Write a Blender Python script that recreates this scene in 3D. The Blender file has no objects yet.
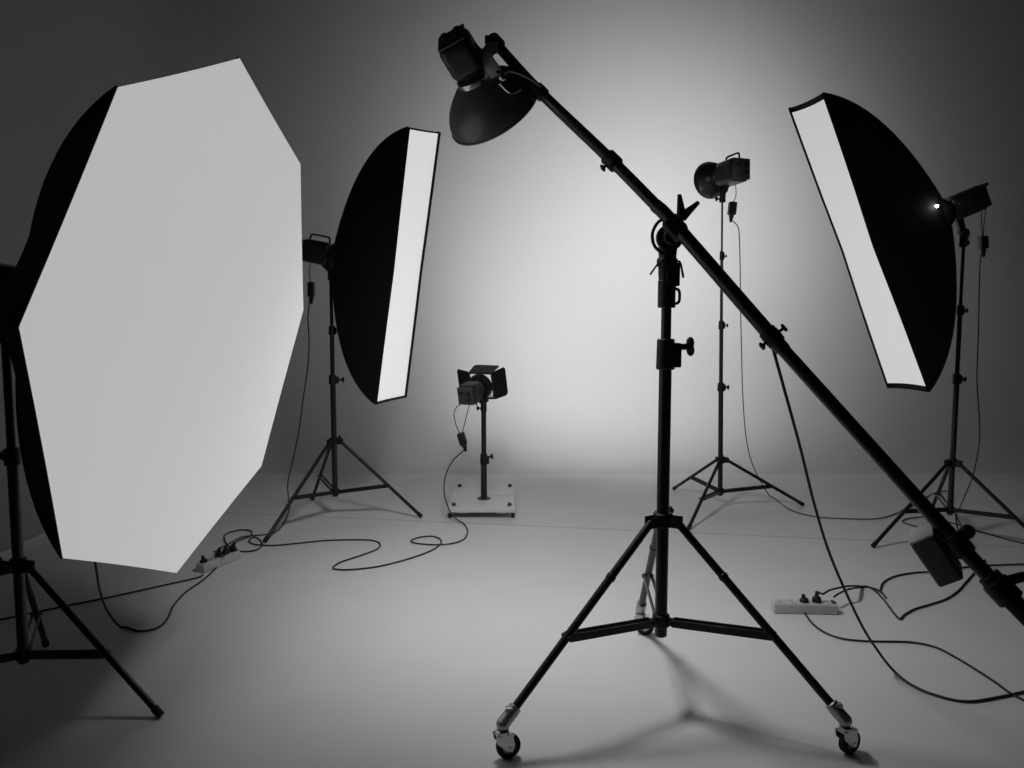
import bpy, bmesh, math
from mathutils import Vector, Matrix
V = Vector
S = bpy.context.scene
COL = S.collection

# ------------------------------------------------------------------ materials
def nodes(name):
    m = bpy.data.materials.new(name); m.use_nodes = True
    nt = m.node_tree
    return m, nt, nt.nodes['Principled BSDF']

def noise_bump(nt, b, scale, strength, dist=0.002, detail=4):
    tc = nt.nodes.new('ShaderNodeTexCoord'); n = nt.nodes.new('ShaderNodeTexNoise')
    n.inputs['Scale'].default_value = scale; n.inputs['Detail'].default_value = detail
    bp = nt.nodes.new('ShaderNodeBump'); bp.inputs['Strength'].default_value = strength; bp.inputs['Distance'].default_value = dist
    nt.links.new(tc.outputs['Object'], n.inputs['Vector']); nt.links.new(n.outputs['Fac'], bp.inputs['Height'])
    nt.links.new(bp.outputs['Normal'], b.inputs['Normal'])
    return tc, n

def simple(name, g, rough=.5, metal=0., bump=(80, .1), spec=.5, var=0.):
    m, nt, b = nodes(name)
    b.inputs['Base Color'].default_value = (g, g, g, 1)
    b.inputs['Roughness'].default_value = rough; b.inputs['Metallic'].default_value = metal
    b.inputs['Specular IOR Level'].default_value = spec
    tc, n = noise_bump(nt, b, *bump)
    if var:
        r = nt.nodes.new('ShaderNodeMapRange')
        r.inputs['To Min'].default_value = g*(1-var); r.inputs['To Max'].default_value = g*(1+var)
        nt.links.new(n.outputs['Fac'], r.inputs['Value']); nt.links.new(r.outputs['Result'], b.inputs['Base Color'])
    return m

def fabric(name, g):
    m, nt, b = nodes(name)
    b.inputs['Base Color'].default_value = (g, g, g, 1); b.inputs['Roughness'].default_value = .85
    b.inputs['Specular IOR Level'].default_value = .15
    tc = nt.nodes.new('ShaderNodeTexCoord'); w = nt.nodes.new('ShaderNodeTexWave')
    w.inputs['Scale'].default_value = 160; w.inputs['Distortion'].default_value = 1.5
    bp = nt.nodes.new('ShaderNodeBump'); bp.inputs['Strength'].default_value = .15; bp.inputs['Distance'].default_value = .001
    nt.links.new(tc.outputs['Object'], w.inputs['Vector']); nt.links.new(w.outputs['Fac'], bp.inputs['Height'])
    nt.links.new(bp.outputs['Normal'], b.inputs['Normal'])
    return m

def glowing(name, strength, base=.6):
    m, nt, b = nodes(name)
    b.inputs['Base Color'].default_value = (base, base, base, 1); b.inputs['Roughness'].default_value = .8
    b.inputs['Specular IOR Level'].default_value = .1
    b.inputs['Emission Color'].default_value = (1, 1, 1, 1); b.inputs['Emission Strength'].default_value = strength
    return m

def floor_material():
    m, nt, b = nodes('white_studio_floor')
    b.inputs['Roughness'].default_value = .55; b.inputs['Specular IOR Level'].default_value = .3
    tc = nt.nodes.new('ShaderNodeTexCoord')
    n = nt.nodes.new('ShaderNodeTexNoise'); n.inputs['Scale'].default_value = 3.5; n.inputs['Detail'].default_value = 6
    mr = nt.nodes.new('ShaderNodeMapRange'); mr.inputs['To Min'].default_value = ALB*.94; mr.inputs['To Max'].default_value = ALB*1.04
    nt.links.new(tc.outputs['Object'], n.inputs['Vector']); nt.links.new(n.outputs['Fac'], mr.inputs['Value'])
    # two thin joints between the painted boards, running across the room
    sx = nt.nodes.new('ShaderNodeSeparateXYZ'); nt.links.new(tc.outputs['Object'], sx.inputs[0])
    prev = mr.outputs['Result']
    for (slope, off, wid, dark) in ((-.16, 4.53, .014, .66), (0., 6.04, .012, .8)):
        ml = nt.nodes.new('ShaderNodeMath'); ml.operation = 'MULTIPLY_ADD'
        ml.inputs[1].default_value = -slope; ml.inputs[2].default_value = -off
        nt.links.new(sx.outputs['X'], ml.inputs[0])
        ad = nt.nodes.new('ShaderNodeMath'); ad.operation = 'ADD'
        nt.links.new(ml.outputs[0], ad.inputs[0]); nt.links.new(sx.outputs['Y'], ad.inputs[1])
        ab = nt.nodes.new('ShaderNodeMath'); ab.operation = 'ABSOLUTE'; nt.links.new(ad.outputs[0], ab.inputs[0])
        r = nt.nodes.new('ShaderNodeMapRange'); r.inputs['From Max'].default_value = wid
        r.inputs['To Min'].default_value = dark; r.inputs['To Max'].default_value = 1
        nt.links.new(ab.outputs[0], r.inputs['Value'])
        mu = nt.nodes.new('ShaderNodeMath'); mu.operation = 'MULTIPLY'
        nt.links.new(prev, mu.inputs[0]); nt.links.new(r.outputs['Result'], mu.inputs[1]); prev = mu.outputs[0]
    nt.links.new(prev, b.inputs['Base Color'])
    bp = nt.nodes.new('ShaderNodeBump'); bp.inputs['Strength'].default_value = .08; bp.inputs['Distance'].default_value = .002
    n2 = nt.nodes.new('ShaderNodeTexNoise'); n2.inputs['Scale'].default_value = 60
    nt.links.new(tc.outputs['Object'], n2.inputs['Vector']); nt.links.new(n2.outputs['Fac'], bp.inputs['Height'])
    nt.links.new(bp.outputs['Normal'], b.inputs['Normal'])
    return m

ALB = .72
LIGHT_BG, LIGHT_BARN, LIGHT_BOOM = 118., 88., 108.
BLACK = simple('black_painted_metal', .007, .38, 0, (120, .06), .4)
SATIN = simple('satin_black_metal', .011, .36, .0, (40, .03), .5)
PLASTIC = simple('black_plastic', .009, .5, 0, (200, .15), .35)
BODY = simple('dark_grey_flash_casing', .022, .34, 0, (150, .1), .45)
PANEL = simple('grey_control_panel', .06, .4, .3, (100, .05))
RUBBER = simple('black_rubber', .014, .75, 0, (90, .2), .3)
CORDM = simple('black_cord_rubber', .018, .55, 0, (200, .1), .35)
GREYCORD = simple('grey_cord_sheath', .3, .5, 0, (200, .1))
CHROME = simple('brushed_chrome', .55, .25, 1., (150, .04))
DULL = simple('dull_zinc', .42, .42, .9, (150, .08))
BLOCKM = simple('grey_bracket_metal', .7, .45, .2, (60, .1))
DISHM = simple('black_reflector_enamel', .09, .3, 0, (90, .03), .6)
WHITEP = simple('white_plastic', .52, .45, 0, (60, .04))
BOARD = simple('white_painted_board', .7, .5, 0, (25, .1), .4, .08)
WEIGHT = simple('grey_cast_metal', .13, .5, .0, (30, .15), .4, .15)
FABRIC = fabric('black_softbox_fabric', .009)
SILVER = simple('silver_reflector_lining', .6, .3, 1., (60, .2))
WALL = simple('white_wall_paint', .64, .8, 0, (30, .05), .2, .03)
SHADEWALL = simple('shaded_wall_paint', .36, .85, 0, (30, .05), .2, .03)  # wall paint darkened to grey, the left wall's shade put into the colour
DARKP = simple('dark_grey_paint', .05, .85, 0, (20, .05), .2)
FLOOR = floor_material()
OCTA_D = glowing('octagonal_diffuser_cloth', .42)
STRIP_D1 = glowing('strip_diffuser_cloth', .6)
STRIP_D2 = glowing('strip_diffuser_cloth_dimmer', .43)
BULB = glowing('lit_modelling_bulb', 14.)
SPARK = glowing('lit_bulb_edge', 60.)

# ------------------------------------------------------------------ mesh helpers
def frame_for(axis):
    a = V(axis).normalized()
    t = V((0, 0, 1)) if abs(a.z) < .9 else V((1, 0, 0))
    x = t.cross(a).normalized(); y = a.cross(x)
    return Matrix((x, y, a)).transposed()

def smooth_path(pts, sub):
    pts = [V(p) for p in pts]
    if sub <= 1: return pts
    out = []
    n = len(pts)
    for i in range(n-1):
        p0 = pts[i-1] if i else pts[0]*2-pts[1]
        p1, p2 = pts[i], pts[i+1]
        p3 = pts[i+2] if i+2 < n else pts[-1]*2-pts[-2]
        for k in range(sub):
            t = k/sub
            out.append(.5*((2*p1)+(p2-p0)*t+(2*p0-5*p1+4*p2-p3)*t*t+(3*p1-p0-3*p2+p3)*t**3))
    out.append(pts[-1])
    return out

class MB:
    def __init__(s): s.bm = bmesh.new()
    def ring(s, c, M, rx, ry, seg, ph=0):
        return [s.bm.verts.new(c + M @ V((rx*math.cos(ph+2*math.pi*k/seg), ry*math.sin(ph+2*math.pi*k/seg), 0))) for k in range(seg)]
    def bridge(s, a, b):
        n = len(a)
        for k in range(n): s.bm.faces.new((a[k], a[(k+1) % n], b[(k+1) % n], b[k]))
    def tube(s, p0, p1, r, r2=None, seg=18, bev=None):
        p0, p1 = V(p0), V(p1); r2 = r if r2 is None else r2
        d = p1-p0; L = d.length
        bev = min(.15*min(r, r2), .2*L, .003) if bev is None else bev
        return s.lathe([(0, 0), (r-bev, 0), (r, bev), (r2, L-bev), (r2-bev, L), (0, L)], p0, d, seg)
    def lathe(s, prof, o, axis, seg=24, M=None):
        M = frame_for(axis) if M is None else M; o = V(o); prev = None
        for (r, h) in prof:
            c = o + M @ V((0, 0, h))
            cur = [s.bm.verts.new(c)] if r < 1e-6 else s.ring(c, M, r, r, seg)
            if prev:
                if len(prev) == 1 and len(cur) > 1:
                    for k in range(seg): s.bm.faces.new((prev[0], cur[(k+1) % seg], cur[k]))
                elif len(cur) == 1 and len(prev) > 1:
                    for k in range(seg): s.bm.faces.new((prev[k], prev[(k+1) % seg], cur[0]))
                elif len(cur) > 1: s.bridge(prev, cur)
            prev = cur
        return s
    def path(s, pts, r, seg=8, sub=6, closed=False, flat=1., zmin=None):
        P = smooth_path(pts, sub)
        if zmin is not None:
            for p in P: p.z = max(p.z, zmin)
        P = [P[0]]+[b for a, b in zip(P, P[1:]) if (b-a).length > 1e-5]
        n = len(P); prev = None; first = None
        t0 = (P[1]-P[0]).normalized(); M = frame_for(t0); nx = M.col[0].copy()
        for i in range(n):
            if closed: t = (P[(i+1) % n]-P[i-1]).normalized()
            else: t = (P[min(i+1, n-1)]-P[max(i-1, 0)]).normalized()
            nx = (nx-t*nx.dot(t)).normalized(); ny = t.cross(nx)
            ring = [s.bm.verts.new(P[i]+nx*(r*math.cos(2*math.pi*k/seg))+ny*(r*flat*math.sin(2*math.pi*k/seg))) for k in range(seg)]
            if prev: s.bridge(prev, ring)
            else: first = ring
            prev = ring
        if closed: s.bridge(prev, first)
        else:
            s.bm.faces.new(list(reversed(first))); s.bm.faces.new(prev)
        return s
    def box(s, c, size, M=None, bev=.004, seg=2):
        M = Matrix.Identity(3) if M is None else M
        r = bmesh.ops.create_cube(s.bm, size=1)
        T = Matrix.Translation(V(c)) @ M.to_4x4() @ Matrix.Diagonal((*size, 1))
        bmesh.ops.transform(s.bm, matrix=T, verts=r['verts'])
        if bev:
            es = list({e for v in r['verts'] for e in v.link_edges})
            bmesh.ops.bevel(s.bm, geom=es, offset=min(bev, min(size)*.45), segments=seg, affect='EDGES', profile=.6)
        return s
    def bar(s, p0, p1, w, t, up=(0, 0, 1), bev=.0015):
        p0, p1 = V(p0), V(p1); d = p1-p0; z = d.normalized()
        x = V(up).cross(z).normalized(); y = z.cross(x)
        return s.box((p0+p1)/2, (w, t, d.length), Matrix((x, y, z)).transposed(), bev, 1)
    def prism(s, poly, o, M, depth, bev=.002):
        o = V(o)
        a = [s.bm.verts.new(o+M @ V((x, y, -depth/2))) for x, y in poly]
        b = [s.bm.verts.new(o+M @ V((x, y, depth/2))) for x, y in poly]
        f1 = s.bm.faces.new(list(reversed(a))); f2 = s.bm.faces.new(b); s.bridge(a, b)
        if bev:
            es = list(set(f1.edges) | set(f2.edges))
            bmesh.ops.bevel(s.bm, geom=es, offset=bev, segments=1, affect='EDGES')
        return s
    def sphere(s, c, r, sc=(1, 1, 1), M=None, u=16):
        q = bmesh.ops.create_uvsphere(s.bm, u_segments=u, v_segments=u//2, radius=r)
        T = Matrix.Translation(V(c)) @ (M.to_4x4() if M else Matrix.Identity(4)) @ Matrix.Diagonal((*sc, 1))
        bmesh.ops.transform(s.bm, matrix=T, verts=q['verts']); return s
    def build(s, name, mat, parent=None, angle=38, origin=None):
        root = parent
        while root and root.parent: root = root.parent
        o = root.location.copy() if root else V(origin or (0, 0, 0))
        bmesh.ops.recalc_face_normals(s.bm, faces=s.bm.faces)
        for v in s.bm.verts: v.co -= o
        me = bpy.data.meshes.new(name); s.bm.to_mesh(me); s.bm.free()
        me.materials.append(mat)
        for p in me.polygons: p.use_smooth = True
        me.set_sharp_from_angle(angle=math.radians(angle))
        ob = bpy.data.objects.new(name, me); COL.objects.link(ob)
        if parent: ob.parent = parent
        else: ob.location = o
        return ob

def thing(name, loc, label, cat, group=None):
    o = bpy.data.objects.new(name, None); COL.objects.link(o)
    o.location = loc; o.empty_display_size = .1
    return tag(o, label, cat, group)
def tag(o, label, cat=None, group=None, kind=None):
    o['label'] = label
    if cat: o['category'] = cat
    if group: o['group'] = group
    if kind: o['kind'] = kind
    return o
def structure(o, label):
    o['label'] = label; o['category'] = o.name.split('_')[0]; o['kind'] = 'structure'; return o

# ------------------------------------------------------------------ the room
XL, XR, YB, YF, ZC = -2.6, 5.2, 7.0, -3.2, 4.8
b = MB(); v = [b.bm.verts.new(p) for p in ((XL, YF, 0), (XR, YF, 0), (XR, YB, 0), (XL, YB, 0))]; b.bm.faces.new(v)
structure(b.build('floor', FLOOR), 'white painted studio floor with thin board joints')
RC = 0.
def wallstrip(name, plan, mat, label, cove=.05):
    b = MB(); cols = []
    for (x, y, nx, ny) in plan:
        prof = [(cove*(1-math.sin(a)), cove*(1-math.cos(a))) for a in [k*math.pi/2/14 for k in range(15)]] if cove else [(0, 0)]
        prof = prof+[(0, cove+(ZC-cove)*k/6) for k in range(1, 7)]
        cols.append([b.bm.verts.new((x+nx*d, y+ny*d, z)) for d, z in prof])
    for A, B in zip(cols, cols[1:]):
        for k in range(len(A)-1): b.bm.faces.new((A[k], B[k], B[k+1], A[k+1]))
    return structure(b.build(name, mat, angle=60), label)
wallstrip('wall_left', [(XL, y, 1, 0) for y in (YF, 0, 3, YB)], SHADEWALL, 'left studio wall, its shadow painted in as grey', 0)
wallstrip('wall_back', [(x, YB, 0, -1) for x in (XL, 0, 2, XR)], WALL, 'white back studio wall curving into the floor, with a bright pool of light', .95)
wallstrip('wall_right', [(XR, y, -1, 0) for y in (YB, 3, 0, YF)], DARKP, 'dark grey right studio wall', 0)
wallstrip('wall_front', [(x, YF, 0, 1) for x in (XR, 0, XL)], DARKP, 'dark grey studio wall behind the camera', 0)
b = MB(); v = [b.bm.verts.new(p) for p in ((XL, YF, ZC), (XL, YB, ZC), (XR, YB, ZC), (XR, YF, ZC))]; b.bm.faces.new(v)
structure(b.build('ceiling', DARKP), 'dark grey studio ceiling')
b = MB(); b.box((XL+.011, (YF+YB-.6)/2, .03), (.02, YB-.6-YF, .06), None, .004)
structure(b.build('baseboard_left', WHITEP), 'pale skirting strip along the left wall')

# ------------------------------------------------------------------ stands
def knob(axis_o, d, parent, n=3, r=.016, stem=.03):
    d = V(d).normalized(); o = V(axis_o); b = MB()
    b.tube(o, o+d*stem, r*.38)
    M = frame_for(d)
    b.lathe([(0, 0), (r*.7, 0), (r*.8, r*.3), (r*.7, r*.75), (0, r*.8)], o+d*stem, d, 14)
    for s_ in (-1, 1): b.sphere(o+d*(stem+r*.45)+M.col[1]*(s_*r*.45), r*.6, (.8, 1.2, .8), M, 10)
    return b.build('knob', PLASTIC, parent)

def make_stand(name, xy, feet, zhub, zlow, sections, label, frac=.59, rleg=.0105, rpole=.0165, bottom=None, cast=False, group=None, knobdir=0, lean=0.):
    x, y = xy; t = thing(name, (x, y, 0), label, 'light stand', group)
    angs = [math.atan2(f[1]-y, f[0]-x) for f in feet]
    zb = zlow-.03 if bottom is None else bottom
    # column: a wide lower tube, then thinner telescopic tubes
    z0 = zb; 
    for i, z1 in enumerate(sections):
        r = rpole*(1-.2*i)
        MB().tube((x+lean*z0, y, z0), (x+lean*z1, y, z1+.02), r).build('pole_section', SATIN, t)
        xk = x; x = x+lean*z1
        if i < len(sections)-1 and not cast:
            c = MB(); c.tube((x, y, z1-.025), (x, y, z1+.03), r*1.45, r*1.35, 20)
            c.box((x+math.cos(knobdir)*r*1.4, y+math.sin(knobdir)*r*1.4, z1), (r*1.3, r*1.3, .04), Matrix.Rotation(knobdir, 3, 'Z'), .003)
            c = c.build('collar', PLASTIC, t)
            knob((x+math.cos(knobdir)*r*1.9, y+math.sin(knobdir)*r*1.9, z1), (math.cos(knobdir), math.sin(knobdir), 0), c, r=r*.9, stem=r*1.2)
        z0 = z1; x = xk
    h = MB(); h.tube((x, y, zhub-.02), (x, y, zhub+.025), rpole*1.55, None, 20)
    for a in angs:
        u = V((math.cos(a), math.sin(a), 0)); w = V((-u.y, u.x, 0))
        for s_ in (-1, 1): h.bar(V((x, y, zhub))+u*rpole*1.2+w*s_*rleg*1.2, V((x, y, zhub))+u*rpole*3.1+w*s_*rleg*1.2, .004, .034, (0, 0, 1))
    h = h.build('leg_hub', PLASTIC, t)
    knob((x+rpole*1.5*math.cos(knobdir+.9), y+rpole*1.5*math.sin(knobdir+.9), zhub+.012), (math.cos(knobdir+.9), math.sin(knobdir+.9), .3), h, r=.013, stem=.022)
    h = MB(); h.tube((x, y, zlow-.02), (x, y, zlow+.02), rpole*1.4, None, 20)
    for a in angs:
        u = V((math.cos(a), math.sin(a), 0)); h.box(V((x, y, zlow))+u*rpole*1.7, (rpole*1.2, .016, .024), Matrix.Rotation(a, 3, 'Z'), .002)
    h.build('brace_hub', PLASTIC, t)
    for a, foot in zip(angs, feet):
        u = V((math.cos(a), math.sin(a), 0)); w = V((-u.y, u.x, 0)); R = math.hypot(foot[0]-x, foot[1]-y)
        zf = .108 if cast else .012
        p0 = V((x, y, zhub))+u*rpole*2.4; p1 = V((x, y, zf))+u*R
        m = p0.lerp(p1, frac)
        l = MB()
        if cast:
            l.tube(p0, p0.lerp(p1, .30), rleg*1.0); l.tube(p0.lerp(p1, .30), p1, rleg*1.0)
            l.tube(p0.lerp(p1, .285), p0.lerp(p1, .31), rleg*1.2)
        else:
            l.tube(p0, p1, rleg)
        l = l.build('leg', BLACK, t)
        d = (p1-p0).normalized()
        if not cast:
            MB().tube(p1-d*.028, p1+d*.006, rleg*1.2).build('rubber_foot', RUBBER, l)
        br = MB()
        q = V((x, y, zlow))+u*rpole*2
        for s_ in (-1, 1): br.bar(q+w*s_*rleg*1.15, m+w*s_*rleg*1.15, .0035 if not cast else .005, rleg*1.9, (0, 0, 1))
        br.tube(m-w*rleg*1.7, m+w*rleg*1.7, rleg*.55, None, 10); br.tube(q-w*rleg*1.7, q+w*rleg*1.7, rleg*.55, None, 10)
        br.build('brace', BLACK, t)
    return t

def caster(t, leg_end, d, yaw):
    """a swivel caster under the leg end: socket, fork, rubber wheel with its hub"""
    wr = .036; top = V(leg_end)
    s = MB(); s.tube(top-d*.05, top+d*.012, .019, None, 18); s.box(top-d*.02+V((0, 0, .016)), (.022, .022, .02), None, .004)
    s.sphere(top+d*.008, .02); c0 = V((top.x+d.x*.012, top.y+d.y*.012, 0))
    s.tube(c0+V((0, 0, top.z-.005)), c0+V((0, 0, .083)), .009, None, 12)
    s.build('caster_socket', DULL, t)
    tr = V((math.cos(yaw), math.sin(yaw), 0)); ax = V((-tr.y, tr.x, 0)); wc = c0+tr*.018+V((0, 0, wr))
    Mz = Matrix.Rotation(yaw, 3, 'Z')
    f = MB(); f.tube(c0+V((0, 0, .073)), c0+V((0, 0, .088)), .02, None, 18)
    f.box(c0+tr*.006+V((0, 0, .074)), (.05, .036, .008), Mz, .002)
    for s_ in (-1, 1):
        f.prism([(-.024, .041), (.026, .041), (.032, .012), (.026, -.012), (.008, -.008), (-.02, .02)], V((c0.x, c0.y, wr))+ax*s_*.0165, Matrix((tr, V((0, 0, 1)), ax)).transposed(), .0035, .0008)
    f.tube(wc-ax*.02, wc+ax*.02, .006, None, 10)
    f.build('caster_fork', CHROME, t)
    w = MB(); w.lathe([(.02, 0), (wr-.006, 0), (wr-.001, .004), (wr, .012), (wr-.001, .02), (wr-.006, .024), (.02, .024), (.02, 0)], wc-ax*.012, ax, 32)
    w = w.build('caster_wheel', RUBBER, t)
    MB().lathe([(0, -.002), (.01, -.002), (.013, .002), (.02, .003), (.021, .012), (.02, .021), (.013, .022), (.01, .026), (0, .026)], wc-ax*.012, ax, 24).build('wheel_hub', DULL, w)

# ------------------------------------------------------------------ softboxes
def softbox(name, center, n, corners, D, ringpts, rodbow, label, mat, lipw, recess=.03, sag=.012, roll_x=None, logo=False):
    """corners: rim corners in world space, listed round; n: facing direction"""
    t = thing(name, center, label, 'softbox')
    C = V(center); n = V(n).normalized(); K = len(corners)
    cs = [V(c) for c in corners]
    ctr = sum(cs, V())/K
    SUB = 10; LEN = 14
    def rimpoint(k, s_):                      # a fabric edge between corner k and k+1, pulled in a little
        a, bb = cs[k], cs[(k+1) % K]; p = a.lerp(bb, s_); L = (bb-a).length
        return p+(ctr-p).normalized()*(sag*L*4*s_*(1-s_))
    def ringpoint(k, s_):
        return ringpts[k].lerp(ringpts[(k+1) % K], s_)
    def shellpoint(k, s_, u):                 # u 0 rim .. 1 ring ; bowed rods
        a = rimpoint(k, s_); c = ringpoint(k, s_)
        r0 = a-ctr; r0 -= n*r0.dot(n); r1 = c-ctr; dep = -r1.dot(n); r1 = r1+n*dep
        # quadratic bezier in (radius, depth)
        w0, w1, w2 = (1-u)**2, 2*u*(1-u), u*u
        rad = r0*(w0+w1*rodbow[0])+r1*(w1*(1-rodbow[0])+w2)
        d = dep*(w1*rodbow[1]+w2)
        slack = 1-.05*math.sin(math.pi*u)*4*s_*(1-s_)
        return ctr+rad*slack-n*d
    sh = MB(); grid = []
    for k in range(K):
        for i in range(SUB):
            grid.append([sh.bm.verts.new(shellpoint(k, i/SUB, j/LEN)) for j in range(LEN+1)])
    N = len(grid)
    for i in range(N):
        A, B = grid[i], grid[(i+1) % N]
        for j in range(LEN): sh.bm.faces.new((A[j], B[j], B[j+1], A[j+1]))
    # front lip: a band of fabric standing in front of the diffuser
    lip = []
    if recess <= 0: lipw = 0
    for i in range(N if recess > 0 else 0):
        k, s_ = divmod(i, SUB); p = rimpoint(k, s_/SUB)
        lip.append((grid[i][0], sh.bm.verts.new(p+n*recess), sh.bm.verts.new(p+n*recess+(ctr-p).normalized()*.005), sh.bm.verts.new(p+(ctr-p).normalized()*.006)))
    for i in range(len(lip)):
        A, B = lip[i], lip[(i+1) % N]
        for q in range(3): sh.bm.faces.new((A[q], A[q+1], B[q+1], B[q]))
    shell = sh.build('fabric_shell', FABRIC, t, 28)
    df = MB(); ring0 = []; NR = 8; rows = []
    for j in range(NR+1):
        f = 1-j/NR
        if j == NR: rows.append([df.bm.verts.new(ctr+n*(.002 if recess <= 0 else -.004))])
        else:
            rows.append([df.bm.verts.new(ctr+(rimpoint(*divmod2(i, SUB))-ctr)*f*(1-lipw)+n*(.002 if recess <= 0 else -.004)) for i in range(N)])
    for A, B in zip(rows, rows[1:]):
        for i in range(N):
            if len(B) > 1: df.bm.faces.new((A[i], A[(i+1) % N], B[(i+1) % N], B[i]))
            else: df.bm.faces.new((A[i], A[(i+1) % N], B[0]))
    df.build('diffuser', mat, t)
    # seams with the bowed rods inside
    for k in range(K):
        rb = MB(); rb.path([shellpoint(k, 0, j/LEN)*1.0 for j in range(LEN+1)], .0045, 6, 1)
        rb.build('rib', FABRIC, t)
    rg = MB(); rc = sum(ringpts, V())/K
    rg.lathe([(.062, -.02), (.078, -.02), (.082, -.01), (.082, .02), (.078, .028), (.062, .028), (.062, -.02)], rc, -n, 32)
    rg.build('speed_ring', SATIN, t)
    return t
def divmod2(i, m): k, s_ = divmod(i, m); return k, s_/m

# ------------------------------------------------------------------ flash heads
def flash_head(front, axis, L, W, H, label, top=None, roll=0, handle=True, visor=False):
    """front: centre of the front face, axis: pointing out of the back of the head"""
    a = V(axis).normalized(); up = V((0, 0, 1)); x = a.cross(up).normalized(); z = x.cross(a)
    if roll:
        Rm = Matrix.Rotation(roll, 3, a); x, z = Rm @ x, Rm @ z
    M = Matrix((x, a, z)).transposed(); o = V(front)
    t = thing('studio_flash_head', o, label, 'flash head')
    b = MB(); b.box(o+a*(L*.56), (W, L*.78, H), M, min(W, H)*.3, 5)
    b.lathe([(0, 0), (W*.40, 0), (W*.44, L*.03), (W*.44, L*.10), (W*.40, L*.12), (W*.46, L*.24), (0, L*.24)], o, a, 28)
    for q in range(6):                      # cooling fins
        for s_ in (-1, 1): b.box(o+a*L*(.30+.055*q)+x*s_*W*.5, (.004, L*.022, H*.55), M, .001, 1)
    body = b.build('body', BODY, t)
    MB().box(o+a*(L*.955), (W*.86, .008, H*.86), M, .003).build('control_panel', PANEL, body)
    for k, (dx, dz) in enumerate(((-.22, .18), (.2, .18), (-.22, -.15))):
        MB().tube(o+a*L*.955+x*W*dx+z*H*dz, o+a*(L*.955+.016)+x*W*dx+z*H*dz, .011).build('dial', PLASTIC, body)
    h0, h1 = o+a*L*.30+z*(H*.48), o+a*L*.86+z*(H*.48)
    if visor: MB().box(o+a*L*.97+z*H*.42, (W*.9, L*.14, H*.12), M, .004).build('rear_visor', BODY, t)
    if handle: MB().path([h0, h0+z*.025+a*.004, h0+z*.034+a*.02, h1+z*.034-a*.02, h1+z*.025-a*.004, h1], .006, 8, 4).build('carry_handle', PLASTIC, t)
    return t, (x, a, z), o

def mount(t, o, fr, L, H, W, top, side=0):
    """tilt bracket from the underside of the head to the top of the stand"""
    x, a, z = fr; p = o+a*L*.35-z*H*.5; q = V(top)
    b = MB()
    d = (p-q)
    b.tube(q-V((0, 0, .035)), q+V((0, 0, .035)), .02, None, 18)
    mid = q+V((0, 0, .045))
    b.bar(mid-V((0, 0, .02)), p+z*.01, .034, .03, tuple(x), .004)
    b.tube(mid-x*.03, mid+x*.03, .018, None, 16)
    br = b.build('tilt_bracket', PLASTIC, t)
    knob(q+x*.018-V((0, 0, .015)), x, br, r=.014, stem=.02)
    lv = MB(); lv.path([mid+x*.025, mid+x*.05-V((0, 0, .01)), mid+x*.07-a*.03-V((0, 0, .05))], .0055, 8, 4); lv.build('tilt_lever', PLASTIC, br)

def dish(t, o, axis, r0, r1, depth, mat=None, curve=.75):
    """a metal reflector in front of the head; axis points to where it shines"""
    a = V(axis).normalized(); b = MB(); n = 12; outer = []; inner = []
    for k in range(n+1):
        u = k/n; r = r0+(r1-r0)*math.sin(u*math.pi/2)**curve if curve else r0+(r1-r0)*u
        outer.append((r, depth*u)); inner.append((r-.004, depth*u+.001))
    prof = [(r0*.55, -.012), (r0*.95, -.012)]+outer+[(r1+.004, depth), (r1+.004, depth+.006), (r1-.003, depth+.006)]+list(reversed(inner))+[(r0*.55, .002), (r0*.55, -.012)]
    b.lathe(prof, o, a, 48)
    d = b.build('reflector_dish', mat or SATIN, t)
    g = MB(); g.lathe([(0, .005), (.016, .005), (.022, .02), (.022, .05), (.014, .062), (0, .066)], o, a, 18)
    g.build('bulb', BULB, t)
    return d

def lamp(name, loc, direction, power, angle, blend, r, parent):
    l = bpy.data.lights.new(name, 'SPOT'); l.energy = power; l.spot_size = math.radians(angle); l.spot_blend = blend; l.shadow_soft_size = r
    o = bpy.data.objects.new(name, l); COL.objects.link(o); o.parent = parent; o.location = V(loc)-parent.location
    o.rotation_euler = V(direction).to_track_quat('-Z', 'Y').to_euler(); return o

def cord(pts, r, label, cat='cable', mat=None, sub=8, group=None, connector=None, twin=None, seg=7):
    b = MB(); P = [V(p) for p in pts]; r *= .8
    t = b.path(P, r, seg, sub, zmin=r).build('power_cable', mat or CORDM, None, origin=P[0]); tag(t, label, cat, group)
    if connector:
        c0, c1, w = V(connector[0]), V(connector[1]), connector[2]
        d = (c1-c0).normalized(); M = frame_for(d)
        c = MB(); c.box((c0+c1)/2, (w, w*.9, (c1-c0).length), M, w*.16, 2)
        c.lathe([(w*.3, 0), (w*.28, .012), (w*.13, .045), (0, .046)], c1, d, 12)
        c.build('inline_connector', PLASTIC, t)
        for tw in (twin or []): MB().path(tw, r*.75, 6, 6).build('head_lead', mat or CORDM, t)
    return t

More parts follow.
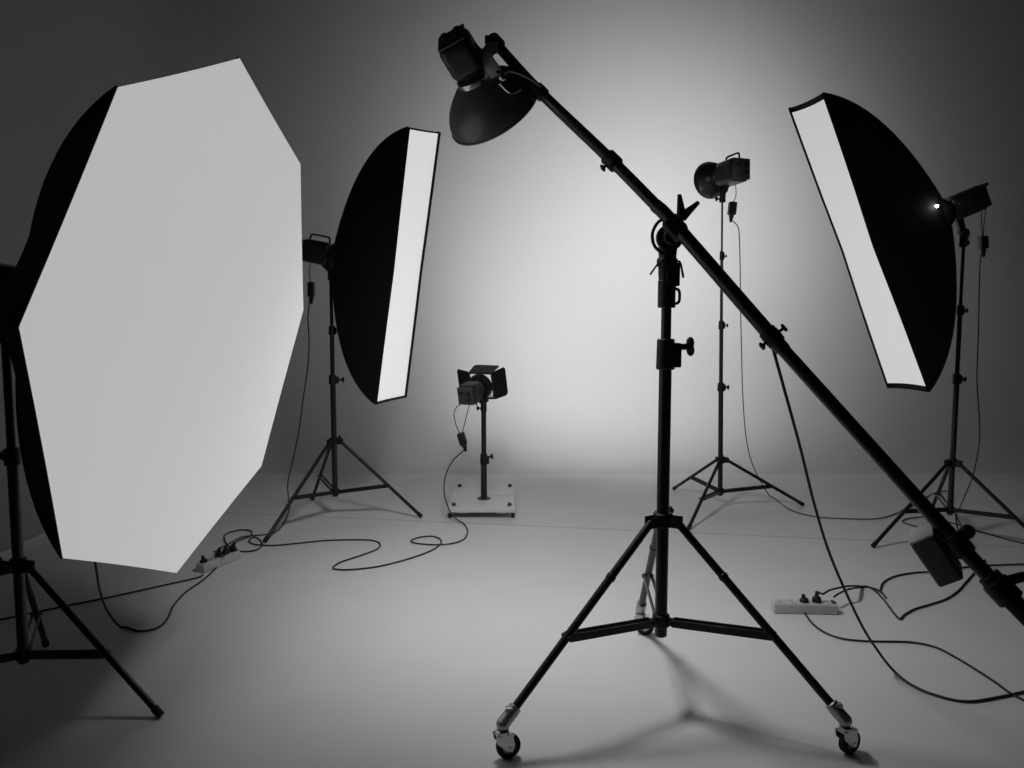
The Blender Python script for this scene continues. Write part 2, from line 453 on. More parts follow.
# ==================================================================== SCENE CONTENT
# ---- octagonal softbox on the near left
OC_N = V((.981, -.093, -.171)).normalized()
OC = V((-.9409, 2.3811, 1.227))
oc_corners = [V(p) for p in ((-0.8071, 2.3525, 2.0098), (-0.7876, 2.9215, 1.8125), (-0.8575, 3.1736, 1.2745), (-0.9826, 2.9744, 0.6651), (-1.0776, 2.4066, 0.4290), (-1.0917, 1.8236, 0.6652), (-1.0160, 1.5878, 1.2275), (-0.9005, 1.8083, 1.7701))]
def ring_points(c, n, corners, r):
    n = V(n).normalized(); ctr = sum(corners, V())/len(corners); out = []
    for p in corners:
        d = p-ctr; d -= n*d.dot(n); out.append(V(c)+d.normalized()*r)
    return out
oc_ring = OC-OC_N*.56
softbox('octagonal_softbox', OC, OC_N, oc_corners, .56, ring_points(oc_ring, OC_N, oc_corners, .08), (.72, .52),
        'huge black octagonal softbox with glowing white eight-sided face', OCTA_D, .003, .0, .004)
t, fr, o = flash_head(oc_ring-OC_N*.0, -OC_N, .30, .13, .14, 'flash head behind the octagonal softbox, cut by the left frame edge', handle=False)
mount(t, o, fr, .30, .14, .13, (-1.597, 2.43, 1.20))
make_stand('light_stand', (-1.597, 2.43), [(-1.099, 2.303), (-1.767, 2.82), (-1.98, 2.06)], .445, .15, [.80, 1.20],
           'black tripod stand under the octagonal softbox, nearest the left edge', group='tripod light stands', knobdir=2.6, frac=.60)
# ---- strip softbox at the back left
SL_N = V((.933, -.305, -.193)).normalized(); SL = V((-.619, 4.57, 1.52))
sl_corners = [V(p) for p in ((-0.5624, 4.2699, 2.2680), (-0.4292, 4.6397, 2.3276), (-0.6812, 4.8757, 0.7363), (-0.8051, 4.4974, 0.7348))]
def strip_ring(c, n, corners, wx, wz):
    n = V(n).normalized(); h = (corners[0]-corners[3]+corners[1]-corners[2]).normalized(); h = (h-n*h.dot(n)).normalized()
    w_ = (corners[1]-corners[0]+corners[2]-corners[3]); w_ = (w_-n*w_.dot(n)-h*w_.dot(h)).normalized(); c = V(c)
    return [c-w_*wx+h*wz, c+w_*wx+h*wz, c+w_*wx-h*wz, c-w_*wx-h*wz]
sl_ring = SL-SL_N*.46
softbox('strip_softbox', SL, SL_N, sl_corners, .46, strip_ring(sl_ring, SL_N, sl_corners, .06, .075), (.84, .66),
        'tall black strip softbox facing right, its bright strip beside the back wall', STRIP_D1, .012, .013, .006)
t, fr, o = flash_head(sl_ring, -SL_N, .25, .13, .14, 'small flash head with carry handle behind the left strip softbox')
mount(t, o, fr, .27, .14, .13, (-1.095, 4.70, 1.50))
make_stand('light_stand', (-1.097, 4.70), [(-1.365, 4.163), (-.565, 4.692), (-1.36, 5.161)], .48, .165, [.86, 1.16, 1.50],
           'black tripod stand under the left strip softbox, by the back wall', group='tripod light stands', knobdir=.2, rpole=.0175)
# ---- strip softbox on the right
SR_N = V((-.921, -.03, -.387)).normalized(); SR = V((1.885, 4.249, 1.614))
sr_corners = [V(p) for p in ((1.5464, 4.4176, 2.4067), (1.5735, 4.0102, 2.3739), (2.2127, 4.0662, 0.8483), (2.2067, 4.4994, 0.8291))]
sr_ring = SR-SR_N*.49
softbox('strip_softbox', SR, SR_N, sr_corners, .49, strip_ring(sr_ring, SR_N, sr_corners, .06, .075), (.79, .60),
        'tilted black strip softbox facing left beside the boom, bright strip turned to the room', STRIP_D2, .035, .006, .018)
t, fr, o = flash_head(sr_ring, -SR_N, .255, .13, .135, 'flash head tilted upwards behind the right strip softbox', handle=False, visor=True)
mount(t, o, fr, .255, .135, .13, (2.465, 4.262, 1.66))
g = MB(); g.sphere((2.2535, 4.1500, 1.8310), .008, (1, 1, 1), None, 12); g.build('modelling_lamp', SPARK, t)
make_stand('light_stand', (2.468, 4.26), [(1.953, 4.071), (2.62, 4.74), (2.80, 3.86)], .43, .165, [.90, 1.28, 1.66],
           'black tripod stand under the right strip softbox', group='tripod light stands', knobdir=.2, rpole=.0155)
# ---- background flash head with dish reflector
make_stand('light_stand', (1.362, 4.95), [(1.168, 5.464), (1.92, 4.995), (1.035, 4.42)], .316, .111, [.79, 1.19, 1.63, 1.95],
           'tallest thin black tripod stand, behind the boom stand, below a dish reflector', group='tripod light stands', knobdir=.3, rpole=.0155, lean=-.017)
bg_axis = V((-.32, .94, -.04)).normalized()
t, fr, o = flash_head((1.3155, 4.9900, 2.1299), -bg_axis, .25, .135, .145, 'flash head with round dish reflector pointed at the back wall')
mount(t, o, fr, .25, .145, .135, (1.33, 4.95, 2.0))
dish(t, o, bg_axis, .055, .115, .10)
lamp('dish_light', o+bg_axis*.085, bg_axis+V((.2, 0, .02)), LIGHT_BG, 146, .8, .05, t)
# ---- barn door head on a dolly
dl = thing('equipment_dolly', (-.19, 5.07, 0), 'low white wooden dolly board on small black casters', 'dolly')
for q in (0, 1):
    bd = MB(); bd.box((-.19, 4.66+.18+.36*q, .052), (.42, .350, .024), None, .005); bd = bd.build('board', BOARD, dl)
    for sx in (-1, 1):
        MB().lathe([(0, 0), (.014, 0), (.014, .012), (.006, .02), (0, .02)], (-.19+sx*.175, 4.66+.09+.54*q, .064), (0, 0, 1), 12).build('bolt', PANEL, bd)
for sx in (-1, 1):
    MB().box((-.19+sx*.12, 5.02, .033), (.06, .64, .014), None, .002).build('batten', BOARD, dl)
    for yy in (4.70, 5.32):
        c = MB(); c.box((-.19+sx*.195, yy, .037), (.03, .04, .006), None, .001)
        for s_ in (-1, 1): c.box((-.19+sx*.195+s_*.013, yy, .028), (.003, .024, .02), None, .001)
        c.build('caster_fork', DULL, dl)
        MB().lathe([(0, -.010), (.014, -.010), (.0195, -.006), (.0195, .006), (.014, .010), (0, .010)], (-.19+sx*.195, yy, .0205), (1, 0, 0), 20).build('caster_wheel', RUBBER, dl)
px_, py_ = -.183, 4.94
st = thing('floor_light_stand', (px_, py_, .064), 'short black post standing upright on the white dolly', 'light stand')
MB().tube((px_, py_, .064), (px_, py_, .33), .020).build('pole_section', SATIN, st)
MB().tube((px_, py_, .32), (px_, py_, .67), .0165).build('pole_section', SATIN, st)
MB().lathe([(0, 0), (.045, 0), (.043, .006), (.022, .010), (.020, .03), (0, .03)], (px_, py_, .064), (0, 0, 1)).build('base_flange', SATIN, st)
c = MB(); c.tube((px_, py_, .29), (px_, py_, .36), .025, .023); c.box((px_+.02, py_-.008, .32), (.03, .03, .05), None, .004); c = c.build('collar', PLASTIC, st)
knob((px_+.03, py_-.01, .34), (.9, -.3, .2), c, r=.016, stem=.018)
bd_axis = V((.44, .87, .24)).normalized()
bo = V((-0.2204, 4.9700, 0.7851))
t, fr, o = flash_head(bo, -bd_axis, .175, .125, .13, 'flash head with black barn doors above the white dolly', handle=False)
mount(t, o, fr, .09, .13, .125, (px_, py_, .67))
x_, a_, z_ = fr                                # a_ points backwards
f = MB(); f.lathe([(.03, 0), (.076, 0), (.084, .012), (.084, .042), (.08, .047), (.075, .042), (.055, .018), (.03, .006), (.03, 0)], o, bd_axis, 36); f.build('reflector_ring', SATIN, t)
g = MB(); g.sphere(o+bd_axis*.03, .022); g.build('bulb', BULB, t)
ho = o+bd_axis*.05
f = MB()
for s_ in (-1, 1): f.box(ho+x_*s_*.084, (.01, .012, .178), Matrix((x_, a_, z_)).transposed(), .002); f.box(ho+z_*s_*.084, (.178, .012, .01), Matrix((x_, a_, z_)).transposed(), .002)
f.build('door_frame', SATIN, t)
def barn(side, along, open_, w0, w1, ln):
    """one flap hinged on the frame, side: outward direction, open_: degrees away from the beam"""
    d = bd_axis*math.cos(math.radians(open_))+side*math.sin(math.radians(open_))
    h = ho+side*.087; M = Matrix((along, d, along.cross(d))).transposed()
    m = MB(); m.prism([(-w0/2, .004), (w0/2, .004), (w1/2, ln-.015), (w1/2-.015, ln), (-w1/2+.015, ln), (-w1/2, ln-.015)], h, M, .003, .0008)
    m.tube(h-along*w0*.42, h+along*w0*.42, .005, None, 10)
    m.build('barn_door', BLACK, t)
barn(-x_, z_, 17, .185, .195, .125); barn(x_, z_, 66, .185, .185, .13); barn(z_, x_, 10, .175, .19, .11); barn(-z_, x_, 6, .165, .17, .12)
lamp('barn_door_light', o+bd_axis*.055, bd_axis+V((.35, 0, .12)), LIGHT_BARN, 150, 1., .05, t)

# ---- the boom stand in front
bx, by = .475, 2.38
feet = [(-.020, 2.085), (.944, 2.105), (.505, 2.93)]
bs = make_stand('boom_stand', (bx, by), feet, .609, .285, [1.13, 1.43], 'large black rolling tripod stand with three casters, in the middle foreground', frac=.60, rleg=.0125, rpole=.0195, bottom=.232, cast=True, knobdir=.0)
bs['category'] = 'boom stand'
for (fx, fy), yaw in zip(feet, (.35, .45, -.3)):
    u = V((fx-bx, fy-by, 0)).normalized(); p0 = V((bx, by, .609))+u*.047; p1 = V((fx, fy, .108)); caster(bs, p1, (p1-p0).normalized(), yaw)
# locking collar, mid column
c = MB(); c.tube((bx, by, 1.085), (bx, by, 1.18), .029, .027, 24); c.box((bx+.022, by-.006, 1.13), (.045, .045, .075), None, .006); c = c.build('clamp_collar', PLASTIC, bs)
knob((bx+.04, by-.008, 1.155), (1, -.15, .05), c, r=.026, stem=.022)
# top receiver with its levers and loop
c = MB(); c.tube((bx, by, 1.275), (bx, by, 1.36), .027, None, 24); c.tube((bx, by, 1.35), (bx, by, 1.43), .025, .029, 24); c.tube((bx, by, 1.40), (bx, by, 1.425), .032, None, 24)
c.box((bx+.014, by-.01, 1.375), (.04, .045, .07), None, .005); c = c.build('top_receiver', PLASTIC, bs)
MB().path([(bx+.02, by-.012, 1.335), (bx+.034, by-.014, 1.328), (bx+.037, by-.014, 1.31), (bx+.034, by-.014, 1.292), (bx+.02, by-.012, 1.286)], .0045, 8, 5).build('loop_handle', BLACK, c)
MB().path([(bx-.025, by-.015, 1.415), (bx-.038, by-.02, 1.40), (bx-.056, by-.025, 1.375)], .0032, 8, 3).build('lever', BLACK, c)
MB().path([(bx+.028, by-.015, 1.415), (bx+.036, by-.02, 1.41), (bx+.045, by-.025, 1.365)], .0036, 8, 3).build('lever', BLACK, c)

# ---- the boom arm
BP = [V(p) for p in ((-0.0572, 2.8500, 2.2190), (0.0950, 2.6890, 2.0069), (0.3136, 2.4670, 1.7342), (0.4770, 2.3000, 1.5199), (0.7080, 2.1000, 1.1930), (1.0627, 1.8200, 0.7183), (1.1746, 1.7350, 0.5771))]
bm_ = thing('lighting_boom', BP[3], 'long black telescopic boom arm crossing the picture diagonally', 'boom')
MB().path(BP[:4], .0185, 18, 6).build('tube_section', SATIN, bm_)
MB().path([BP[2].lerp(BP[3], .72), BP[3], BP[4], BP[4].lerp(BP[5], .06)], .0205, 20, 6).build('tube_section', SATIN, bm_)
MB().path([BP[4].lerp(BP[5], -.05)]+BP[4:], .0178, 20, 6).build('tube_section', SATIN, bm_)
def collar_at(p, d, r, ln, nm='collar', kdir=None):
    d = d.normalized(); c = MB(); c.tube(p-d*ln/2, p+d*ln/2, r, None, 22); c = c.build(nm, PLASTIC, bm_)
    if kdir is not None: knob(p+V(kdir).normalized()*r*.9, kdir, c, r=.011, stem=.012)
    return c
dirs = lambda i: (BP[min(i+1, 6)]-BP[max(i-1, 0)])
collar_at(BP[1], dirs(1), .024, .045, kdir=(-.6, -.4, -.6)); collar_at(BP[2], dirs(2), .026, .05, kdir=(-.75, -.3, -.6))
collar_at(BP[4], dirs(4), .0255, .03, 'cable_strap', kdir=(.7, -.2, .6)); collar_at(BP[4]+dirs(4).normalized()*.0, dirs(4), .0245, .05, 'cable_strap', kdir=(-.7, -.2, -.6))
d5 = dirs(6).normalized(); e = BP[6]
collar_at(e-d5*.045, d5, .031, .055, 'end_clamp', kdir=(.75, 0, .66))
collar_at(e-d5*.075, d5, .026, .03, 'end_clamp')
MB().path([e-d5*.06, e-d5*.055+V((.035, 0, .02)), e-d5*.04+V((.065, 0, .035)), e+V((.10, 0, .02)), e+d5*.05+V((.10, 0, .0)), e+d5*.06+V((.03, 0, 0)), e+d5*.04], .012, 12, 5).build('grip_handle', PLASTIC, bm_)
MB().tube(e-d5*.03, e+d5*.045, .022, .020).build('end_grip', RUBBER, bm_)
# pivot clamp joining boom and stand
bd3 = dirs(3).normalized(); pc = BP[3]+V((.004, 0, -.012)); pv = V((bx, by-.03, 1.485))
c = MB(); c.box(pc, (.054, .058, .064), Matrix((bd3.cross(V((0, 1, 0))).normalized(), V((0, 1, 0))-bd3*bd3.y, bd3)).transposed(), .012, 3)
c.lathe([(0, -.012), (.034, -.012), (.040, -.008), (.040, .012), (.034, .02), (0, .02)], pv, (0, 1, 0), 30)
c.lathe([(0, 0), (.022, 0), (.025, .004), (.025, .034), (0, .034)], pv-V((0, .045, 0)), (0, 1, 0), 24)
c.tube((bx, by, 1.42), (bx, by-.01, 1.475), .026, .03)
c = c.build('pivot_clamp', PLASTIC, bm_)
for dx in (-.012, .012): MB().lathe([(0, -.005), (.0055, -.005), (.0055, 0), (0, 0)], pv+V((dx-.006, -.046, .004)), (0, 1, 0), 12).build('bolt', CHROME, c)
MB().path([pv+V((-.006, -.012, .056)), pv+V((-.036, -.012, .046)), pv+V((-.054, -.012, .012)), pv+V((-.048, -.012, -.024)), pv+V((-.022, -.012, -.05))], .005, 10, 6).build('hoop_handle', BLACK, c)
for q, ln in (((.006, -.02, .094), .0), ((.062, -.02, .072), .0)):
    s0 = pc+V((.012, -.03, .028)); s1 = pc+V(q); m_ = MB(); m_.tube(s0, s0.lerp(s1, .45), .015, .011, 14); m_.tube(s0.lerp(s1, .4), s1, .011, .006, 14); m_.build('wing_lever', PLASTIC, c)

# ---- counterweight hung on the lower boom
bd5 = dirs(5).normalized(); away = V((0, 1, 0)); cy = (away-bd5*away.dot(bd5)).normalized(); cx = cy.cross(bd5)
if cx.z > 0: cx = -cx; 
cwM = Matrix((cx, bd5.cross(cx), bd5)).transposed()
cwc = BP[5]+cx*.046+cy*.05+bd5*.018
cwb = V((.56, -.10, -.82)).normalized(); cwy = V((.52, .85, .05)); cwy = (cwy-cwb*cwy.dot(cwb)).normalized(); cwM = Matrix((cwy.cross(cwb), cwy, cwb)).transposed()
cw = thing('counterweight', cwc, 'grey block counterweight hung under the lower end of the boom', 'counterweight')
b = MB(); b.box(cwc, (.062, .08, .125), cwM, .010, 4); b.build('block', WEIGHT, cw)
b = MB(); b.box(cwc-cwb*.0665, (.060, .078, .006), cwM, .002); tag(b.build('lit_end_face', BOARD, cw), 'end face painted white as if brightly lit')  # thin white slab stands in for light falling on the block's end
b = MB(); b.tube(cwc-cx*.03-cy*.02, BP[5]+bd5*.018, .010, None, 12); b.sphere(BP[5]+bd5*.01-cx*.035, .018); b.tube(BP[5]-bd5*.005, BP[5]+bd5*.05, .024, None, 22); b.build('hanger', PLASTIC, cw)

# ---- boom flash head with big dish
bh_axis = V((.47, .62, -.63)).normalized()
t, fr, o = flash_head((-0.1277, 2.7400, 2.0682), -bh_axis, .165, .115, .12, 'flash head with large black dish hanging from the top of the boom', roll=.5, handle=False)
dish(t, o, bh_axis, .062, .174, .135, DISHM, curve=.9)
r = MB(); r.lathe([(.055, -.014), (.064, -.014), (.066, -.008), (.066, .006), (.06, .01), (.055, .006), (.055, -.014)], o, bh_axis, 32); r.build('locking_ring', CHROME, t)
lamp('boom_dish_light', o+bh_axis*.085, bh_axis+V((-.25, -.2, -.15)), LIGHT_BOOM, 146, 1., .18, t)
b = MB(); bb = V((-0.0713, 2.7000, 2.0958)); top = BP[0]
b.bar(top-V((.0, 0, .0)), V((-0.0957, 2.7200, 2.1351)), .035, .03); b.box(bb, (.05, .045, .085), frame_for(V((.55, -.1, -.8))), .006, 2)
b.bar(V((-0.0957, 2.7200, 2.1351)), bb, .028, .028); b.bar(bb, V((-0.1173, 2.7400, 2.0682)), .03, .03); b = b.build('tilt_bracket', BLOCKM, t)
MB().path([(-0.1773, 2.7200, 2.2110), (-0.1365, 2.7200, 2.1847), (-0.0957, 2.7200, 2.1451)], .004, 8, 3).build('safety_wire', BLACK, t)
b2 = MB(); b2.tube(top-dirs(0).normalized()*.03, top+dirs(0).normalized()*.02, .028, None, 20); b2.box(top+V((-.02, 0, .01)), (.04, .04, .03), None, .005); b2.build('boom_spigot', PLASTIC, t)
k_ = MB(); k_.sphere((-0.0302, 2.6600, 2.0476), .016, (1, .8, 1)); k_.tube(bb, (-0.0302, 2.6600, 2.0476), .008); k_.build('knob', CHROME, b)
MB().path([(-0.0404, 2.6700, 2.0277), (-0.0067, 2.6600, 1.9955), (0.0201, 2.6600, 2.0020), (0.0302, 2.6600, 2.0150)], .005, 8, 4).build('lever', CHROME, b)
tag(cord([(-0.0301, 2.6550, 2.0461), (-0.0100, 2.6500, 2.0623), (0.0335, 2.6600, 2.0541), (0.0808, 2.6700, 2.0310), (0.1343, 2.6600, 1.9792)], .0042, '', mat=GREYCORD), 'short grey lead curving from the dish head onto the boom top', 'cable')

# ---- cords
bt = [BP[3]+V((0, 0, 0))]
cord([(0.6976, 2.0850, 1.1907), (0.7668, 2.1700, 1.0555), (0.8661, 2.2900, 0.8576), (0.9617, 2.4000, 0.6462), (1.0560, 2.4800, 0.4479), (1.1894, 2.5500, 0.2082), (1.2700, 2.5800, 0.0921), (1.3327, 2.5950, 0.0165), (1.3517, 2.5154, 0.0050), (1.3887, 2.4459, 0.0050), (1.4687, 2.3962, 0.0050), (1.6009, 2.4258, 0.0050), (1.7740, 2.4872, 0.0050)], .0058,
     'black cord dropping from the middle of the boom to the floor')
cord([(-1.2733, 4.8400, 1.4241), (-1.2656, 4.8400, 1.3496), (-1.2776, 4.8400, 1.2375), (-1.2745, 4.8400, 1.0999), (-1.2818, 4.8300, 0.9433), (-1.3158, 4.8200, 0.7232), (-1.3400, 4.8000, 0.5356), (-1.3768, 4.7800, 0.3482), (-1.4059, 4.7600, 0.2122), (-1.5182, 5.1407, 0.0050), (-1.4367, 4.8701, 0.0050), (-1.3689, 4.4907, 0.0050), (-1.3849, 4.3320, 0.0050), (-1.4691, 4.2915, 0.0050), (-1.5270, 4.2617, 0.0050), (-1.5485, 4.1649, 0.0050), (-1.5596, 4.0906, 0.0050), (-1.5683, 4.0276, 0.0050), (-1.4768, 3.7278, 0.0850)], .0050,
     'black cord hanging from the left strip softbox head down to the floor', connector=((-1.2506, 4.8400, 1.4612), (-1.2527, 4.8400, 1.3682), .048),
     twin=[[(-1.2538, 4.8400, 1.4551), (-1.2620, 4.8400, 1.5045), (-1.2514, 4.8300, 1.5841), (-1.2327, 4.8200, 1.6079)]])
cord([(-0.2960, 4.9000, 0.4038), (-0.3219, 4.9000, 0.3777), (-0.3724, 4.8400, 0.3369), (-0.4115, 4.7700, 0.2674), (-0.4209, 4.6900, 0.1771), (-0.3919, 4.6300, 0.0851), (-0.3472, 4.6000, 0.0244), (-0.2884, 4.5349, 0.0050), (-0.2587, 4.3837, 0.0050), (-0.2690, 4.2225, 0.0050), (-0.3296, 4.1368, 0.0050), (-0.4208, 4.1145, 0.0050), (-0.5164, 4.1368, 0.0050), (-0.5610, 4.1839, 0.0050), (-0.5252, 4.2557, 0.0050), (-0.4541, 4.2775, 0.0050), (-0.4035, 4.2225, 0.0050), (-0.3919, 4.1274, 0.0050), (-0.4361, 4.0012, 0.0050), (-0.5349, 3.8659, 0.0050), (-0.6686, 3.7468, 0.0050), (-0.7889, 3.7012, 0.0050), (-0.8579, 3.7012, 0.0050), (-0.8896, 3.7315, 0.0050), (-0.8688, 3.8174, 0.0050), (-0.7844, 3.9324, 0.0050), (-0.7242, 4.0365, 0.0050), (-0.7236, 4.1274, 0.0050), (-0.7738, 4.1935, 0.0050), (-0.8772, 4.2089, 0.0050), (-1.0411, 4.1935, 0.0050), (-1.1673, 4.1461, 0.0050), (-1.2918, 4.1034, 0.0050), (-1.4003, 4.1182, 0.0050), (-1.4609, 4.1839, 0.0050), (-1.4591, 4.2617, 0.0050), (-1.4061, 4.2031, 0.0050), (-1.3645, 4.1089, 0.0050), (-1.3674, 4.0188, 0.0050), (-1.4276, 3.9925, 0.0050), (-1.5138, 4.0544, 0.0050), (-1.5942, 4.1839, 0.0050), (-1.6397, 4.3218, 0.0050), (-1.5886, 4.4047, 0.0050), (-1.5173, 4.3837, 0.0050), (-1.4885, 4.2815, 0.0050), (-1.5220, 4.1839, 0.0050), (-1.5246, 4.0544, 0.0050), (-1.4506, 3.7771, 0.0850)], .0052,
     'long black looping cord from the barn door head across the floor', connector=((-0.3309, 4.9000, 0.5012), (-0.3088, 4.9000, 0.4233), .055),
     twin=[[(-0.3341, 4.9000, 0.4948), (-0.3594, 4.9000, 0.5531), (-0.3710, 4.8900, 0.6255), (-0.3509, 4.8800, 0.6717), (-0.3060, 4.8800, 0.7038)], [(-0.3212, 4.9000, 0.5012), (-0.3016, 4.9000, 0.5725), (-0.2689, 4.9000, 0.7016)]])
cord([(-1.3652, 2.4000, 0.7652), (-1.3702, 2.4400, 0.5933), (-1.3962, 2.5200, 0.4075), (-1.4637, 2.6600, 0.2732), (-1.5469, 2.8600, 0.1211), (-1.5713, 2.9966, 0.0050), (-1.4760, 2.9571, 0.0050), (-1.4221, 2.9866, 0.0050), (-1.4231, 3.0786, 0.0050), (-1.4618, 3.2331, 0.0050), (-1.4763, 3.3905, 0.0050), (-1.4629, 3.5496, 0.0050), (-1.4681, 3.7239, 0.0050), (-1.4855, 3.8496, 0.0050), (-1.4173, 3.7278, 0.0850)], .0052,
     'black cord hanging below the octagonal softbox and curving along the floor')
cord([(-2.2184, 2.9966, 0.0050), (-2.1085, 3.0733, 0.0050), (-1.9413, 3.2101, 0.0050), (-1.7880, 3.3282, 0.0050), (-1.6294, 3.4683, 0.0050), (-1.5074, 3.5776, 0.0050), (-1.4911, 3.6203, 0.0050)], .0048, 'thin black lead running along the floor to the left frame edge')
cord([(1.3816, 4.9300, 1.8533), (1.4138, 4.9300, 1.8284), (1.4340, 4.9300, 1.7786), (1.4449, 4.9300, 1.6035), (1.4547, 4.9300, 1.3515), (1.4694, 4.9300, 1.0332), (1.4875, 4.9300, 0.7112), (1.5231, 4.9500, 0.4477), (1.5865, 4.9800, 0.2574), (1.7914, 5.2574, 0.0050), (1.7956, 4.8830, 0.0050), (1.8888, 4.7086, 0.0050), (2.0831, 4.6540, 0.0050), (2.2590, 4.6610, 0.0050), (2.4426, 4.7942, 0.0050), (2.6721, 5.0154, 0.0050), (2.9491, 5.3177, 0.0050), (3.0996, 5.4108, 0.0050), (3.0621, 5.2574, 0.0050), (2.8944, 4.9749, 0.0050), (2.7325, 4.6260, 0.0050), (2.5910, 4.3016, 0.0050), (2.4943, 4.0544, 0.0050)], .0040,
     'thin dark cord hanging from the dish reflector head beside the tall thin stand', connector=((1.3914, 4.9300, 1.9650), (1.3840, 4.9300, 1.8844), .052), twin=[[(1.3916, 4.9300, 1.9588), (1.4092, 4.9300, 2.0083), (1.4043, 4.9300, 2.0762)]])
cord([(2.6011, 4.3000, 1.6021), (2.5891, 4.3000, 1.5693), (2.5900, 4.3000, 1.4487), (2.5992, 4.3000, 1.1723), (2.6057, 4.3000, 0.8928), (2.6317, 4.3000, 0.6668), (2.6365, 4.3000, 0.5245), (2.5995, 4.2800, 0.3569), (2.5377, 4.2500, 0.2321), (2.7609, 4.6967, 0.0050), (2.6359, 4.4689, 0.0050), (2.5335, 4.2420, 0.0050), (2.4675, 4.0365, 0.0050), (2.3972, 3.8496, 0.0050)], .0042,
     'dark cord hanging from the right strip softbox head beside its stand', connector=((2.5953, 4.3000, 1.6893), (2.6019, 4.3000, 1.6185), .046), twin=[[(2.5940, 4.3000, 1.6839), (2.5849, 4.3000, 1.7491), (2.5872, 4.3100, 1.8209)], [(2.5967, 4.3000, 1.6839), (2.5994, 4.3000, 1.7870), (2.6044, 4.3000, 1.8466), (2.5807, 4.3000, 1.8790)]])
cord([(2.6622, 4.7207, 0.0050), (2.5370, 4.6967, 0.0050), (2.4258, 4.6493, 0.0050), (2.3723, 4.5800, 0.0050), (2.3985, 4.4907, 0.0050), (2.4705, 4.4047, 0.0050), (2.4883, 4.2815, 0.0050)], .0045, 'dark cord lying in a flat bend between the legs of the right stand')
cord([(2.6399, 4.6029, 0.0050), (2.6782, 4.4907, 0.0050), (2.7243, 4.3422, 0.0050), (2.7787, 4.2031, 0.0050), (2.8568, 4.0724, 0.0050)], .0045, 'dark cord running from the right stand to the right frame edge')
cord([(2.6663, 3.7936, 0.0050), (2.4495, 3.7701, 0.0050), (2.3147, 3.7546, 0.0050), (2.0978, 3.6788, 0.0050), (1.9453, 3.6493, 0.0050), (1.8245, 3.5917, 0.0050), (1.7367, 3.5085, 0.0050), (1.6725, 3.4032, 0.0050)], .0055, 'dark cord curving from behind the counterweight towards the power strip')
# ---- power strips
def power_strip(c, yaw, L, label, nsock, plugs):
    c = V(c); t = thing('power_strip', c, label, 'power strip'); M = Matrix.Rotation(yaw, 3, 'Z'); u = M.col[0].copy(); w_ = M.col[1].copy()
    b = MB(); b.box(c+V((0, 0, .022)), (L, .056, .044), M, .007, 3); b.build('body', WHITEP, t)
    pts = []
    for k in range(nsock):
        p = c+u*(L*(-.5+(k+.6)/(nsock+.2)))+V((0, 0, .044)); pts.append(p)
        s_ = MB(); s_.lathe([(.0195, 0), (.0215, 0), (.0215, .002), (.0195, .002), (.0185, .0006), (0, .0006)], p, (0, 0, 1), 24); s_ = s_.build('socket', WHITEP, t)
        h = MB()
        for sg in (-1, 1): h.lathe([(0, 0), (.0028, 0), (.0028, .0012), (0, .0012)], p+w_*sg*.008, (0, 0, 1), 10)
        h.build('pin_holes', RUBBER, s_)
    s_ = MB(); s_.box(c+u*(L*.455)+V((0, 0, .046)), (.016, .026, .010), M @ Matrix.Rotation(.25, 3, 'Y'), .002); s_.build('switch', PANEL, t)
    return pts, u
P1, u1 = power_strip((1.237, 3.165, 0), -.06, .265, 'white power strip on the floor right of the boom stand, two black plugs in it', 5, 0)
P2, u2 = power_strip((-1.475, 3.78, 0), 1.16, .25, 'pale power strip full of black plugs on the floor below the octagonal softbox', 5, 0)
def plug(p, label, lean=(0, 0, 1), group=None, h=.04):
    d = V(lean).normalized(); t = tag(MB().lathe([(0, .001), (.018, .001), (.019, .008), (.017, h*.6), (.009, h*.8), (.007, h+.012), (0, h+.012)], p, d, 18).build('power_plug', PLASTIC, None, origin=p), label, 'plug', group); return t
plug(P1[2]+V((0,0,.001)), 'flatter black plug in the white power strip, left of the tall plug', (-.2, -.1, 1), h=.022)
plug(P1[3]+V((0,0,.001)), 'taller black plug in the white power strip with cord rising from it', (0, 0, 1), h=.034)
for k, nm in enumerate(('nearest the camera', 'second from its near end', 'in the middle', 'near its far end')):
    plug(P2[(0, 2, 3, 4)[k]]+V((0, 0, .001)), 'black plug in the pale left power strip, '+nm, ((-.2, 0, 1), (.1, .1, 1), (0, 0, 1), (.2, .1, 1))[k], h=(.022, .034, .030, .034)[k])
top3 = P1[3]+V((.002, 0, .046))
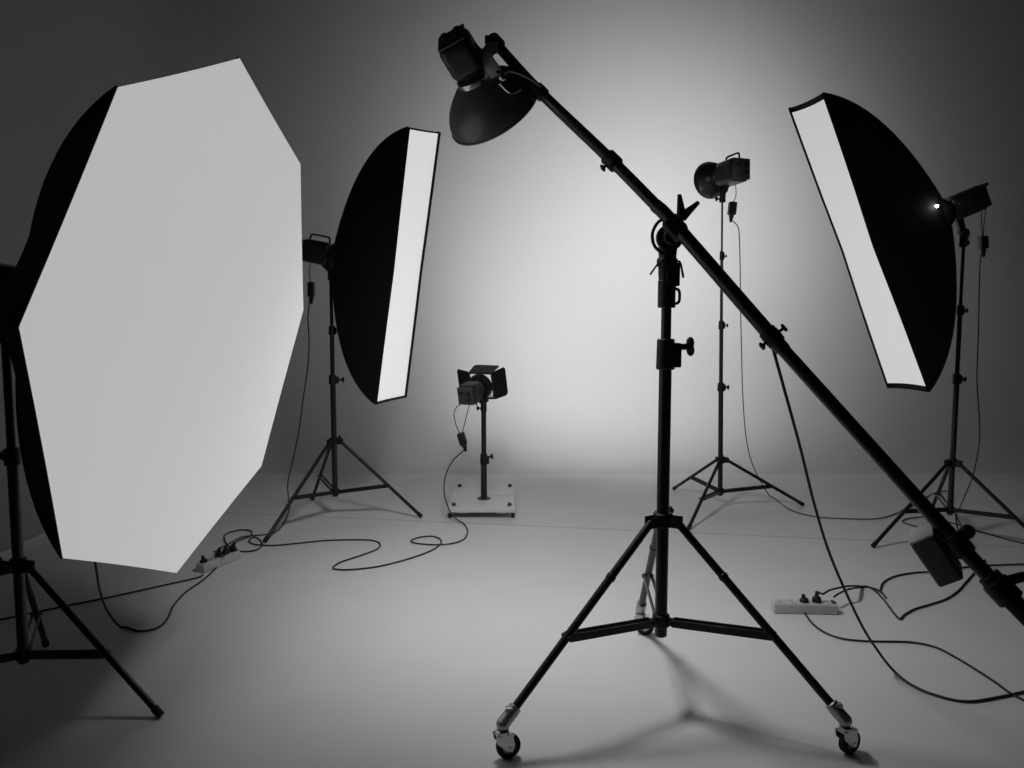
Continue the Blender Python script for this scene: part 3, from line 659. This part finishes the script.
cord([top3, (1.3212, 3.1800, 0.0736), (1.3546, 3.2000, 0.0815), (1.4144, 3.2500, 0.0744), (1.4797, 3.2800, 0.0726), (1.6218, 3.4617, 0.0050), (1.6513, 3.4161, 0.0050), (1.6371, 3.2919, 0.0050), (1.6088, 3.1540, 0.0050), (1.6005, 3.0786, 0.0050), (1.6386, 3.1212, 0.0050), (1.7191, 3.1874, 0.0050), (1.8109, 3.2388, 0.0050), (1.9167, 3.3039, 0.0050), (2.0270, 3.4032, 0.0050), (2.1332, 3.5221, 0.0050), (2.2605, 3.6640, 0.0050), (2.4229, 3.8496, 0.0050)], .0055,
     'black cord rising from the tall plug of the white power strip, kinked on the floor')
cord([(1.3770, 3.2000, 0.0530), (1.4196, 3.2400, 0.0558), (1.4802, 3.2800, 0.0591), (1.6112, 3.4485, 0.0050), (1.6603, 3.4355, 0.0050), (1.6695, 3.3779, 0.0050), (1.6576, 3.3160, 0.0050)], .0055, 'short black cord arching beside the white power strip')
cord([(1.2309, 3.1375, 0.0050), (1.2213, 3.0370, 0.0050), (1.2340, 2.9474, 0.0050), (1.2789, 2.8858, 0.0050), (1.3575, 2.8627, 0.0050), (1.4514, 2.8582, 0.0050), (1.5321, 2.8509, 0.0050), (1.5972, 2.8089, 0.0050), (1.6237, 2.7233, 0.0050), (1.6393, 2.6270, 0.0050), (1.6494, 2.5297, 0.0050), (1.6532, 2.4459, 0.0050), (1.6835, 2.3547, 0.0050)], .0050,
     'dark supply cord of the white power strip winding to the right frame edge')


# ------------------------------------------------------------------ camera and render look
cam = bpy.data.cameras.new('camera'); cam.sensor_width = 36; cam.lens = 770/1024*36
co = bpy.data.objects.new('camera', cam); COL.objects.link(co)
co.location = (0, 0, 1.25); co.rotation_euler = (math.pi/2-math.atan(68/770), 0, 0)
S.camera = co
w = bpy.data.worlds.new('studio_dark'); S.world = w; w.use_nodes = True
w.node_tree.nodes['Background'].inputs[0].default_value = (1, 1, 1, 1)
w.node_tree.nodes['Background'].inputs[1].default_value = .002
S.view_settings.view_transform = 'Standard'; S.view_settings.look = 'None'
S.view_settings.gamma = 1; S.view_settings.use_curve_mapping = False; S.view_settings.exposure = 0
S.cycles.use_denoising = True; S.cycles.max_bounces = 6; S.cycles.diffuse_bounces = 4
